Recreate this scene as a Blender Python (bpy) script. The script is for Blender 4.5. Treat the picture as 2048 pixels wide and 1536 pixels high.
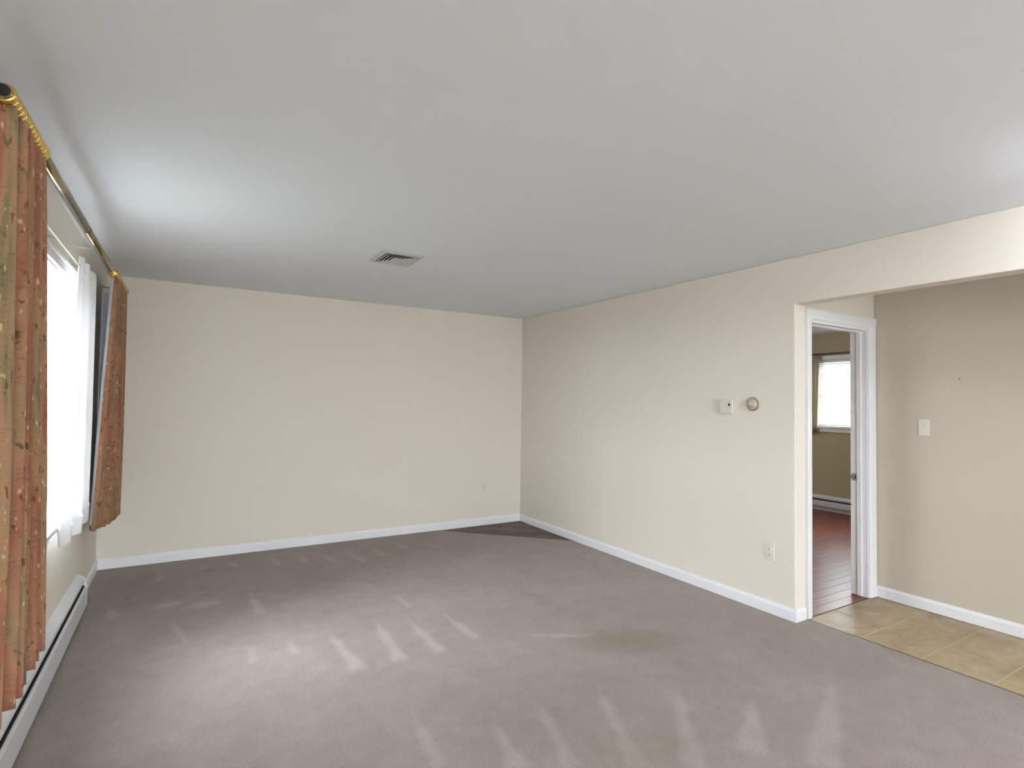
import bpy, bmesh, math, random
import numpy as np
from mathutils import Vector, Matrix, noise
random.seed(7)
for o in list(bpy.data.objects): bpy.data.objects.remove(o, do_unlink=True)
scene = bpy.context.scene
C = scene.collection

# ------------------------------------------------------------------ camera
CAM_H = 1.4353
YAW, PITCH, ROLL, FPX = 0.540722, 0.0314756, 0.0148493, 1094.95
fw = Vector((math.sin(YAW)*math.cos(PITCH), math.cos(YAW)*math.cos(PITCH), math.sin(PITCH)))
r0 = Vector((math.cos(YAW), -math.sin(YAW), 0)); u0 = r0.cross(fw)
rt = r0*math.cos(ROLL) + u0*math.sin(ROLL); up = -r0*math.sin(ROLL) + u0*math.cos(ROLL)
cd = bpy.data.cameras.new('camera'); cam = bpy.data.objects.new('camera', cd); C.objects.link(cam)
cam.matrix_world = Matrix(((rt.x, up.x, -fw.x, 0), (rt.y, up.y, -fw.y, 0), (rt.z, up.z, -fw.z, CAM_H), (0, 0, 0, 1)))
cd.sensor_fit = 'HORIZONTAL'; cd.sensor_width = 36; cd.lens = FPX/2048*36; cd.clip_start = 0.02
scene.camera = cam

# ------------------------------------------------------------------ sky, exposure
SKY = 2.6
SUN = 0.47
LAMP = {'opening': 5.0, 'room': 40.0, 'hall': 5.0, 'bedroom': 6.0}      # radiance of each lamp's glass; room, hall and bedroom ones are added fill
w = bpy.data.worlds.new('overcast_sky'); scene.world = w; w.use_nodes = True
bg = w.node_tree.nodes['Background']
bg.inputs[0].default_value = (0.925, 0.965, 1.035, 1); bg.inputs[1].default_value = SKY
vs = scene.view_settings
vs.view_transform = 'Standard'; vs.look = 'None'; vs.gamma = 1; vs.use_curve_mapping = False
vs.exposure = 3.28
sl = bpy.data.lights.new('hazy_sun', 'SUN'); sl.energy = SUN; sl.angle = math.radians(42); sl.color = (.97, .985, 1)
so = bpy.data.objects.new('hazy_sun', sl); C.objects.link(so)
so.rotation_euler = Vector((1, .03, -.80)).to_track_quat('-Z', 'Y').to_euler()
def portal(name, loc, rot, sx, sy):
    l = bpy.data.lights.new(name, 'AREA'); l.shape = 'RECTANGLE'; l.size = sx; l.size_y = sy
    l.cycles.is_portal = True
    o = bpy.data.objects.new(name, l); C.objects.link(o); o.location = loc; o.rotation_euler = rot

# ------------------------------------------------------------------ main dimensions
XL, XR, YF, H = -0.575, 3.526, 5.644, 2.44        # left wall, right wall, far wall, ceiling
WT = 0.12                                         # partition thickness
XR2 = XR + WT                                     # hall side of the right wall
YO, HO = 2.175, 2.123                             # opening edge, header underside
XH = 4.557                                        # hall wall
XB = 7.62                                         # window wall of the next room
YB = -5.5                                         # wall behind the camera
YE = -0.45                                        # other end of the opening

# ------------------------------------------------------------------ materials
MATS = {}
def srgb(r, g, b):
    f = lambda c: (c/255/12.92) if c/255 <= .04045 else ((c/255+.055)/1.055)**2.4
    return (f(r), f(g), f(b), 1)
def newmat(name):
    m = bpy.data.materials.new(name); m.use_nodes = True
    nt = m.node_tree; return m, nt, nt.nodes['Principled BSDF']
def N(nt, typ, **kw):
    n = nt.nodes.new(typ)
    for k, v in kw.items(): setattr(n, k, v)
    return n
def L(nt, a, b): nt.links.new(a, b)
def noise_node(nt, scale, detail=4, rough=.55, vec=None, dist=0):
    n = N(nt, 'ShaderNodeTexNoise'); n.inputs['Scale'].default_value = scale
    n.inputs['Detail'].default_value = detail; n.inputs['Roughness'].default_value = rough
    n.inputs['Distortion'].default_value = dist
    if vec is not None: L(nt, vec, n.inputs['Vector'])
    return n
def ramp(nt, src, stops, interp='LINEAR'):
    r = N(nt, 'ShaderNodeValToRGB'); cr = r.color_ramp; cr.interpolation = interp
    while len(cr.elements) < len(stops): cr.elements.new(.5)
    for e, (p, c) in zip(cr.elements, stops):
        e.position = p; e.color = c if len(c) == 4 else (*c, 1)
    L(nt, src, r.inputs[0]); return r
def mixc(nt, a, b, fac, mode='MIX'):
    m = N(nt, 'ShaderNodeMix', data_type='RGBA', blend_type=mode)
    for s, v in ((m.inputs[6], a), (m.inputs[7], b), (m.inputs[0], fac)):
        if hasattr(v, 'links') or hasattr(v, 'node'): L(nt, v, s)
        else: s.default_value = v
    return m.outputs[2]
def bump(nt, bsdf, src, strength, dist=.01):
    b = N(nt, 'ShaderNodeBump'); b.inputs['Strength'].default_value = strength
    b.inputs['Distance'].default_value = dist
    L(nt, src, b.inputs['Height']); L(nt, b.outputs[0], bsdf.inputs['Normal']); return b
def objco(nt, scale=(1, 1, 1)):
    t = N(nt, 'ShaderNodeTexCoord'); m = N(nt, 'ShaderNodeMapping'); m.inputs['Scale'].default_value = scale
    L(nt, t.outputs['Object'], m.inputs['Vector']); return m.outputs[0]
def plain(name, col, rough=.5, metal=0, var=.04, nscale=6, bmp=0, bscale=200, spec=None):
    m, nt, b = newmat(name)
    co = objco(nt)
    n = noise_node(nt, nscale, 3, .5, co)
    c1 = tuple(min(1, x*(1+var)) for x in col[:3]) + (1,); c2 = tuple(x*(1-var) for x in col[:3]) + (1,)
    r = ramp(nt, n.outputs['Fac'], [(.3, c2), (.7, c1)])
    L(nt, r.outputs[0], b.inputs['Base Color'])
    b.inputs['Roughness'].default_value = rough; b.inputs['Metallic'].default_value = metal
    if spec is not None: b.inputs['Specular IOR Level'].default_value = spec
    if bmp: bump(nt, b, noise_node(nt, bscale, 2, .5, co).outputs['Fac'], bmp, .002)
    MATS[name] = m; return m
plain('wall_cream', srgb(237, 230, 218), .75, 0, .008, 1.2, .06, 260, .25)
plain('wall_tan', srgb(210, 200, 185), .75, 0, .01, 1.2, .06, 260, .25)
plain('wall_beige', srgb(190, 180, 150), .8, 0, .02, 1.2, .06, 260, .25)
plain('ceiling_white', srgb(238, 241, 247), .9, 0, .006, .8, .08, 180, .15)
plain('trim_white', srgb(243, 244, 248), .42, 0, .008, 3)
plain('sash_white', srgb(238, 238, 240), .38, 0, .006, 3)
plain('heater_white', srgb(224, 225, 228), .38, 0, .012, 8)
plain('dark_slot', (.012, .012, .013), .8, 0, .1, 20)
plain('fin_metal', (.22, .22, .23), .45, .8, .1, 30)
plain('plate_cream', srgb(232, 226, 211), .4, 0, .01, 20)
plain('plate_white', srgb(228, 224, 212), .38, 0, .01, 20)
plain('hole_dark', srgb(70, 66, 60), .7, 0, .05, 20)
plain('screen_dark', srgb(62, 58, 52), .25, 0, .05, 20)
plain('brass', srgb(222, 190, 104), .24, 1, .1, 30)
plain('rod_brass', srgb(168, 154, 122), .2, 1, .06, 12)
plain('steel', srgb(190, 190, 192), .3, 1, .05, 30)
plain('sheer_rod_white', srgb(228, 222, 205), .45, 0, .02, 20)
plain('vent_grey', srgb(206, 206, 206), .5, 0, .02, 20)
plain('bronze_dial', srgb(150, 140, 122), .4, .35, .05, 30)
plain('dial_light', srgb(200, 191, 172), .32, .25, .03, 30)
plain('lining', srgb(214, 218, 228), .9, 0, .01, 8, .1, 500, .1)
plain('blind_white', srgb(240, 240, 240), .5, 0, .01, 20)
plain('threshold_dark', srgb(96, 84, 70), .5, 0, .1, 30)
plain('grout', srgb(206, 193, 164), .9, 0, .06, 40)
plain('subfloor', srgb(70, 62, 56), .9, 0, .1, 12)
plain('lawn', (.16, .165, .14), .95, 0, .25, 2)
plain('blocker_grey', srgb(120, 112, 102), .8, 0, .08, 3)
plain('bounce_paving', srgb(200, 198, 192), .95, 0, .12, 2)
plain('nail_grey', srgb(120, 112, 100), .4, .7, .05, 30)

def carpet_mat():
    m, nt, b = newmat('carpet')
    co = objco(nt)
    at = N(nt, 'ShaderNodeAttribute', attribute_name='nap')
    st = N(nt, 'ShaderNodeAttribute', attribute_name='stain')
    big = noise_node(nt, 1.7, 4, .6, co, .3)
    mid = noise_node(nt, 9, 5, .65, co)
    fine = noise_node(nt, 150, 3, .7, co)
    base = ramp(nt, big.outputs['Fac'], [(.25, srgb(155, 143, 136)), (.75, srgb(169, 157, 150))]).outputs[0]
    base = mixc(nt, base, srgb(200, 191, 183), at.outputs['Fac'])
    base = mixc(nt, base, srgb(130, 120, 104), st.outputs['Fac'])
    md = ramp(nt, mid.outputs['Fac'], [(.25, (.90, .90, .90)), (.75, (1.07, 1.07, 1.07))]).outputs[0]
    base = mixc(nt, base, md, 1.0, 'MULTIPLY')
    fd = ramp(nt, fine.outputs['Fac'], [(.25, (.72, .72, .72)), (.75, (1.22, 1.22, 1.22))]).outputs[0]
    base = mixc(nt, base, fd, 1.0, 'MULTIPLY')
    L(nt, base, b.inputs['Base Color']); b.inputs['Roughness'].default_value = 1
    b.inputs['Specular IOR Level'].default_value = .05
    b.inputs['Sheen Weight'].default_value = .15; b.inputs['Sheen Roughness'].default_value = .6
    bump(nt, b, fine.outputs['Fac'], .5, .006)
    MATS['carpet'] = m
carpet_mat()

def wood_mat(name, cols, rough, stretch, gscale=1, coat=0):
    m, nt, b = newmat(name)
    oi = N(nt, 'ShaderNodeObjectInfo')
    t = N(nt, 'ShaderNodeTexCoord'); add = N(nt, 'ShaderNodeVectorMath', operation='ADD')
    sc = N(nt, 'ShaderNodeVectorMath', operation='SCALE'); sc.inputs['Scale'].default_value = 37
    cmb = N(nt, 'ShaderNodeCombineXYZ')
    for i in range(3): L(nt, oi.outputs['Random'], cmb.inputs[i])
    L(nt, cmb.outputs[0], sc.inputs[0]); L(nt, t.outputs['Object'], add.inputs[0]); L(nt, sc.outputs[0], add.inputs[1])
    mp = N(nt, 'ShaderNodeMapping'); mp.inputs['Scale'].default_value = stretch; L(nt, add.outputs[0], mp.inputs['Vector'])
    g = noise_node(nt, 14*gscale, 6, .65, mp.outputs[0], .6)
    c = ramp(nt, g.outputs['Fac'], [(.25, cols[0]), (.5, cols[1]), (.78, cols[2])]).outputs[0]
    tone = ramp(nt, oi.outputs['Random'], [(0, (.78, .78, .78)), (1, (1.2, 1.2, 1.2))]).outputs[0]
    L(nt, mixc(nt, c, tone, 1.0, 'MULTIPLY'), b.inputs['Base Color'])
    b.inputs['Roughness'].default_value = rough; b.inputs['Coat Weight'].default_value = coat
    b.inputs['Coat Roughness'].default_value = rough
    bump(nt, b, g.outputs['Fac'], .08, .002)
    MATS[name] = m
wood_mat('cherry_plank', (srgb(88, 38, 28), srgb(122, 56, 40), srgb(150, 76, 52)), .33, (.12, 1.6, 1), 1, .08)
wood_mat('board_brown', (srgb(92, 80, 73), srgb(112, 100, 92), srgb(128, 116, 106)), .75, (.15, 2, 1), 1)

def tile_mat():
    m, nt, b = newmat('floor_tile')
    oi = N(nt, 'ShaderNodeObjectInfo')
    t = N(nt, 'ShaderNodeTexCoord'); add = N(nt, 'ShaderNodeVectorMath', operation='ADD')
    L(nt, t.outputs['Object'], add.inputs[0]); L(nt, oi.outputs['Location'], add.inputs[1])
    mp = N(nt, 'ShaderNodeMapping'); mp.inputs['Scale'].default_value = (1, 1.7, 1)
    mp.inputs['Rotation'].default_value = (0, 0, .5); L(nt, add.outputs[0], mp.inputs['Vector'])
    n = noise_node(nt, 3.4, 7, .62, mp.outputs[0], .9)
    c = ramp(nt, n.outputs['Fac'], [(.22, srgb(140, 118, 88)), (.48, srgb(174, 153, 120)), (.75, srgb(200, 183, 152))]).outputs[0]
    tone = ramp(nt, oi.outputs['Random'], [(0, (.93, .93, .93)), (1, (1.06, 1.06, 1.06))]).outputs[0]
    L(nt, mixc(nt, c, tone, 1.0, 'MULTIPLY'), b.inputs['Base Color'])
    b.inputs['Roughness'].default_value = .42
    bump(nt, b, n.outputs['Fac'], .1, .004)
    MATS['floor_tile'] = m
tile_mat()

def drape_mat():
    m, nt, b = newmat('drape_print')
    uv = N(nt, 'ShaderNodeUVMap', uv_map='UVMap')
    def mapped(s, loc=(0, 0, 0)):
        mp = N(nt, 'ShaderNodeMapping'); mp.inputs['Scale'].default_value = (s[0], s[1], 1); mp.inputs['Location'].default_value = loc
        L(nt, uv.outputs[0], mp.inputs['Vector']); return mp.outputs[0]
    bands = noise_node(nt, 1, 4, .6, mapped((13, 1.6)), .4)
    base = ramp(nt, bands.outputs['Fac'], [(.3, srgb(112, 104, 78)), (.41, srgb(154, 130, 98)), (.48, srgb(172, 130, 100)), (.56, srgb(162, 110, 86)), (.66, srgb(148, 100, 80)), (.76, srgb(168, 140, 106))]).outputs[0]
    # dark leaf and petal dabs, loosely upright
    v1 = noise_node(nt, 1, 3, .6, mapped((46, 20), (3, 7, 0)), .3)
    d1 = ramp(nt, v1.outputs['Fac'], [(.6, (0, 0, 0)), (.66, (1, 1, 1))]).outputs[0]
    pick = noise_node(nt, 1, 2, .5, mapped((16, 6), (9, 2, 0)))
    dk = ramp(nt, pick.outputs['Fac'], [(.4, srgb(64, 66, 46)), (.5, srgb(112, 52, 50)), (.62, srgb(98, 98, 64))]).outputs[0]
    fac = N(nt, 'ShaderNodeMath', operation='MULTIPLY'); fac.inputs[1].default_value = .8; L(nt, d1, fac.inputs[0])
    c = mixc(nt, base, dk, fac.outputs[0])
    v2 = noise_node(nt, 1, 2, .5, mapped((60, 22), (21, 4, 0)), .2)
    d2 = ramp(nt, v2.outputs['Fac'], [(.64, (0, 0, 0)), (.69, (.55, .55, .55))]).outputs[0]
    c = mixc(nt, c, srgb(228, 206, 166), d2)
    # short crosswise weave floats
    v3 = noise_node(nt, 1, 2, .5, mapped((34, 120), (2, 31, 0)), .1)
    wf = ramp(nt, v3.outputs['Fac'], [(.58, (1, 1, 1)), (.64, (.8, .77, .75))]).outputs[0]
    c = mixc(nt, c, wf, .8, 'MULTIPLY')
    L(nt, c, b.inputs['Base Color']); b.inputs['Roughness'].default_value = .85
    b.inputs['Specular IOR Level'].default_value = .2
    b.inputs['Sheen Weight'].default_value = .1
    bump(nt, b, noise_node(nt, 1, 3, .6, mapped((300, 160))).outputs['Fac'], .2, .002)
    MATS['drape_print'] = m
drape_mat()

def sheer_mat(name, alpha, col, transl=.035):
    m, nt, b = newmat(name)
    out = nt.nodes['Material Output']
    t = N(nt, 'ShaderNodeBsdfTransparent'); tl = N(nt, 'ShaderNodeBsdfTranslucent'); d = N(nt, 'ShaderNodeBsdfDiffuse')
    for x in (tl, d): x.inputs['Color'].default_value = col
    weave = noise_node(nt, 900, 2, .5, objco(nt))
    bb = N(nt, 'ShaderNodeBump'); bb.inputs['Strength'].default_value = .1; L(nt, weave.outputs['Fac'], bb.inputs['Height'])
    L(nt, bb.outputs[0], d.inputs['Normal'])
    m1 = N(nt, 'ShaderNodeMixShader'); m1.inputs[0].default_value = transl; L(nt, d.outputs[0], m1.inputs[1]); L(nt, tl.outputs[0], m1.inputs[2])
    m2 = N(nt, 'ShaderNodeMixShader'); m2.inputs[0].default_value = alpha; L(nt, t.outputs[0], m2.inputs[1]); L(nt, m1.outputs[0], m2.inputs[2])
    L(nt, m2.outputs[0], out.inputs['Surface'])
    MATS[name] = m
sheer_mat('sheer', .98, (.93, .93, .95, 1))
sheer_mat('sheer_hem', .985, (.90, .90, .92, 1))
sheer_mat('back_curtain', .98, (.62, .58, .46, 1), .35)

def glass_mat():
    m, nt, b = newmat('window_glass')
    out = nt.nodes['Material Output']
    t = N(nt, 'ShaderNodeBsdfTransparent'); t.inputs['Color'].default_value = (.96, .98, .97, 1)
    g = N(nt, 'ShaderNodeBsdfGlossy'); g.inputs['Roughness'].default_value = .02
    lw = N(nt, 'ShaderNodeLayerWeight'); lw.inputs['Blend'].default_value = .5
    pw = N(nt, 'ShaderNodeMath', operation='POWER'); pw.inputs[1].default_value = 5; L(nt, lw.outputs['Facing'], pw.inputs[0])
    f = N(nt, 'ShaderNodeMath', operation='MULTIPLY_ADD'); f.inputs[1].default_value = .9; f.inputs[2].default_value = .03; L(nt, pw.outputs[0], f.inputs[0])
    mx = N(nt, 'ShaderNodeMixShader'); L(nt, f.outputs[0], mx.inputs[0]); L(nt, t.outputs[0], mx.inputs[1]); L(nt, g.outputs[0], mx.inputs[2])
    L(nt, mx.outputs[0], out.inputs['Surface'])
    MATS['window_glass'] = m
glass_mat()
def lamp_mat(k):
    m, nt, b = newmat('lamp_glass_'+k)
    b.inputs['Base Color'].default_value = (.9, .9, .88, 1)
    b.inputs['Emission Color'].default_value = (.925, .975, 1.045, 1); b.inputs['Emission Strength'].default_value = LAMP[k]
    MATS['lamp_glass_'+k] = m
for k in LAMP: lamp_mat(k)

# ------------------------------------------------------------------ mesh helpers
def box(bm, x0, x1, y0, y1, z0, z1, bev=0):
    vs_ = [bm.verts.new((x, y, z)) for x in (x0, x1) for y in (y0, y1) for z in (z0, z1)]
    idx = ((0, 1, 3, 2), (4, 6, 7, 5), (0, 4, 5, 1), (2, 3, 7, 6), (0, 2, 6, 4), (1, 5, 7, 3))
    fs = [bm.faces.new([vs_[i] for i in f]) for f in idx]
    if bev:
        es = list({e for f in fs for e in f.edges})
        bmesh.ops.bevel(bm, geom=es, offset=bev, segments=2, profile=.5, affect='EDGES')
def prism(bm, pts, axis, a, b):
    """closed polygon pts extruded along axis from a to b (pts are the two other coordinates in xyz order)"""
    def mk(p, t):
        c = list(p); c.insert(axis, t); return bm.verts.new(c)
    A = [mk(p, a) for p in pts]; B = [mk(p, b) for p in pts]; n = len(pts)
    bm.faces.new(A); bm.faces.new(B[::-1])
    for i in range(n):
        bm.faces.new((A[i], B[i], B[(i+1) % n], A[(i+1) % n]))
def tube(bm, pts, r, seg=16, caps=True):
    pts = [Vector(p) for p in pts]; rings = []
    for i, p in enumerate(pts):
        d = (pts[min(i+1, len(pts)-1)] - pts[max(i-1, 0)]).normalized()
        a = Vector((0, 0, 1)) if abs(d.z) < .9 else Vector((1, 0, 0))
        s = d.cross(a).normalized(); t = s.cross(d)
        rr = r[i] if isinstance(r, (list, tuple)) else r
        rings.append([bm.verts.new(p + (s*math.cos(k/seg*2*math.pi) + t*math.sin(k/seg*2*math.pi))*rr) for k in range(seg)])
    for A, B in zip(rings, rings[1:]):
        for k in range(seg):
            f = bm.faces.new((A[k], A[(k+1) % seg], B[(k+1) % seg], B[k])); f.smooth = True
    if caps:
        bm.faces.new(rings[0][::-1]); bm.faces.new(rings[-1])
def lathe(bm, prof, axis, centre, seg=32):
    """prof = (distance along axis, radius); axis index 0/1/2 with sign by distances"""
    c = Vector(centre); rings = []
    a = Vector((0, 0, 0)); a[axis] = 1
    s = Vector((0, 0, 0)); s[(axis+1) % 3] = 1; t = Vector((0, 0, 0)); t[(axis+2) % 3] = 1
    for d, r in prof:
        rings.append([bm.verts.new(c + a*d + (s*math.cos(k/seg*2*math.pi)+t*math.sin(k/seg*2*math.pi))*max(r, 1e-4)) for k in range(seg)])
    for A, B in zip(rings, rings[1:]):
        for k in range(seg):
            f = bm.faces.new((A[k], A[(k+1) % seg], B[(k+1) % seg], B[k])); f.smooth = True
    bm.faces.new(rings[0][::-1]); bm.faces.new(rings[-1])
def obj(name, bm, mat, parent=None, origin=None):
    bmesh.ops.recalc_face_normals(bm, faces=bm.faces)
    me = bpy.data.meshes.new(name)
    if origin is not None:
        bmesh.ops.translate(bm, verts=bm.verts, vec=-Vector(origin))
    bm.to_mesh(me); bm.free()
    me.materials.append(MATS[mat])
    o = bpy.data.objects.new(name, me); C.objects.link(o)
    if origin is not None: o.location = origin
    if parent is not None:
        o.parent = parent
        if parent.type == 'EMPTY' or parent.location.length > 0:
            pm = Matrix.Translation(world_loc(parent)); o.matrix_parent_inverse = pm.inverted()
    return o
def world_loc(o):
    return Vector(o.location) if o.parent is None else Vector(o.location)
def B(): return bmesh.new()
def bobj(name, mat, parent, *a, bev=0):
    bm = B(); box(bm, *a, bev=bev); return obj(name, bm, mat, parent)
def tag(o, label, cat, group=None, kind=None):
    o['label'] = label; o['category'] = cat
    if group: o['group'] = group
    if kind: o['kind'] = kind
    return o
def thing(name, loc, label, cat, group=None, kind=None):
    o = bpy.data.objects.new(name, None); o.empty_display_size = .1; C.objects.link(o); o.location = loc
    return tag(o, label, cat, group, kind)
def struct(name, bm, mat, label, cat): return tag(obj(name, bm, mat), label, cat, kind='structure')

# ------------------------------------------------------------------ walls
WY0, WY1, WZ0, WZ1 = 2.95, 4.40, 0.76, 2.09       # left window opening
VY0, VY1 = -2.6, -2.1                             # fill window added on the same wall, behind the camera
XO = XL - .15                                     # outer face of the left wall
bm = B()
box(bm, XO, XL, YB-.15, VY0, -.02, H); box(bm, XO, XL, VY1, WY0, -.02, H); box(bm, XO, XL, WY1, YF+.15, -.02, H)
box(bm, XO, XL, VY0, VY1, -.02, WZ0-.03); box(bm, XO, XL, VY0, VY1, WZ1, H)
box(bm, XO, XL, WY0, WY1, -.02, WZ0-.03); box(bm, XO, XL, WY0, WY1, WZ1, H)
struct('wall_left', bm, 'wall_cream', 'cream painted wall with the curtained window', 'wall')
bm = B(); box(bm, XL, XR, YF, YF+.15, -.02, H)
struct('wall_far', bm, 'wall_cream', 'plain cream painted wall at the far end of the carpet', 'wall')
bm = B()
prism(bm, [(YF+.15, -.02), (YF+.15, H), (YB, H), (YB, -.02), (YE, -.02), (YE, HO), (YO, HO), (YO, -.02)], 0, XR, XR2)
o = struct('wall_right', bm, 'wall_cream', 'cream painted wall with thermostats and a wide hall opening', 'wall')
bv = o.modifiers.new('bevel', 'BEVEL'); bv.width = .006; bv.segments = 2; bv.limit_method = 'ANGLE'
# wall behind the camera, with a glazed door added for fill light
PX0, PX1, PZ = 0.0, 2.2, 2.03
bm = B(); box(bm, XO, PX0, YB-.15, YB, -.02, H); box(bm, PX1, XH+.12, YB-.15, YB, -.02, H); box(bm, PX0, PX1, YB-.15, YB, PZ, H)
struct('wall_back', bm, 'wall_cream', 'cream wall behind the camera with an added glazed door', 'wall')
# hall
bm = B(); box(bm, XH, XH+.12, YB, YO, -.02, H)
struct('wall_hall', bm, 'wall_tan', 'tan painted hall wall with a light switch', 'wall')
DX0, DX1, DZ = 3.712, 4.45, 2.03                  # bedroom door opening
bm = B()
box(bm, XR2, DX0-.018, YO, YO+WT, -.02, H); box(bm, DX1+.018, XH+.12, YO, YO+WT, -.02, H); box(bm, DX0-.018, DX1+.018, YO, YO+WT, DZ, H)
struct('wall_doorway', bm, 'wall_cream', 'cream wall end of the hall holding the white door frame', 'wall')
# bedroom shell
BWY0, BWY1, BWZ0, BWZ1 = 2.95, 4.37, 1.16, 2.07
bm = B()
box(bm, XB, XB+.15, YO, BWY0, -.02, H); box(bm, XB, XB+.15, BWY1, YF+.15, -.02, H)
box(bm, XB, XB+.15, BWY0, BWY1, -.02, BWZ0); box(bm, XB, XB+.15, BWY0, BWY1, BWZ1, H)
struct('wall_bedroom', bm, 'wall_beige', 'olive beige bedroom wall with the bright blind window', 'wall')
bm = B(); box(bm, XR2, XB, YF, YF+.15, -.02, H)
struct('wall_bedroom_far', bm, 'wall_beige', 'olive beige bedroom wall at the far side', 'wall')
bm = B(); box(bm, XH+.12, XB, YO, YO+WT, -.02, H)
struct('wall_bedroom_near', bm, 'wall_beige', 'olive beige bedroom wall on the hall side', 'wall')
bm = B(); box(bm, XO, XB+.15, YB-.15, YF+.15, H, H+.15)
struct('ceiling', bm, 'ceiling_white', 'flat white painted ceiling over the whole room', 'ceiling')

# ------------------------------------------------------------------ floors
# carpet: fine grid with vacuum streaks and worn patches as attributes
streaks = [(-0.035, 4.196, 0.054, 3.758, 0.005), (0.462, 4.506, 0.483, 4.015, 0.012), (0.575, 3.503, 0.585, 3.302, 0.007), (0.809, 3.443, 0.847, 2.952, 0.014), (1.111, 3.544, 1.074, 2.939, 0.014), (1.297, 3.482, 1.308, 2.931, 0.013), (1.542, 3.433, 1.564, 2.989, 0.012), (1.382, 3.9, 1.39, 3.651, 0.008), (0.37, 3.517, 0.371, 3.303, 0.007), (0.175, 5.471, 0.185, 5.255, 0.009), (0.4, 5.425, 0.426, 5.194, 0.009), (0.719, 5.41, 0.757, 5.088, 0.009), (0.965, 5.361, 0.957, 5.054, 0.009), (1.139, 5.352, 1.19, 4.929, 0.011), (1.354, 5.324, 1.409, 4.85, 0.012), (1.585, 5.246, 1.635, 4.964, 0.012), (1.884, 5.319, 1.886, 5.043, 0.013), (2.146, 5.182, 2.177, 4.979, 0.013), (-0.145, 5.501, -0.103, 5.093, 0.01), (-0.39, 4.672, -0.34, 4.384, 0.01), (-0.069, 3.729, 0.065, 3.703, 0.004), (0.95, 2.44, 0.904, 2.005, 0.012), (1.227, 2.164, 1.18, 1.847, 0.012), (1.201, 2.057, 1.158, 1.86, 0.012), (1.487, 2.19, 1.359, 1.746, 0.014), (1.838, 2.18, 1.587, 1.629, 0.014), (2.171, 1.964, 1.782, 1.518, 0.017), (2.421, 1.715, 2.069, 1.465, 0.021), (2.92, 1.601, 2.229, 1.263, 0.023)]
stains = [(2.35, 2.50, .34, .17, -.45, .55), (2.27, 3.2, .10, .42, .1, .22), (.22, 5.23, .05, .035, 0, .5), (.18, 4.60, .07, .05, 0, .35), (1.7, 1.7, .3, .12, -.4, .2), (-.05, 4.7, .5, .16, .1, .12)]
pale = [(-.05, 4.48, .10, .05, .2, .5), (.17, 4.37, .10, .06, .1, .5), (.17, 4.64, .05, .02, 0, .5), (2.05, 2.75, .18, .03, -.5, .4)]
XT = XR2 - .005                                   # carpet / tile line
CUT = (2.44, 4.53)                                # the bare corner: x on far wall, y on right wall
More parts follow.
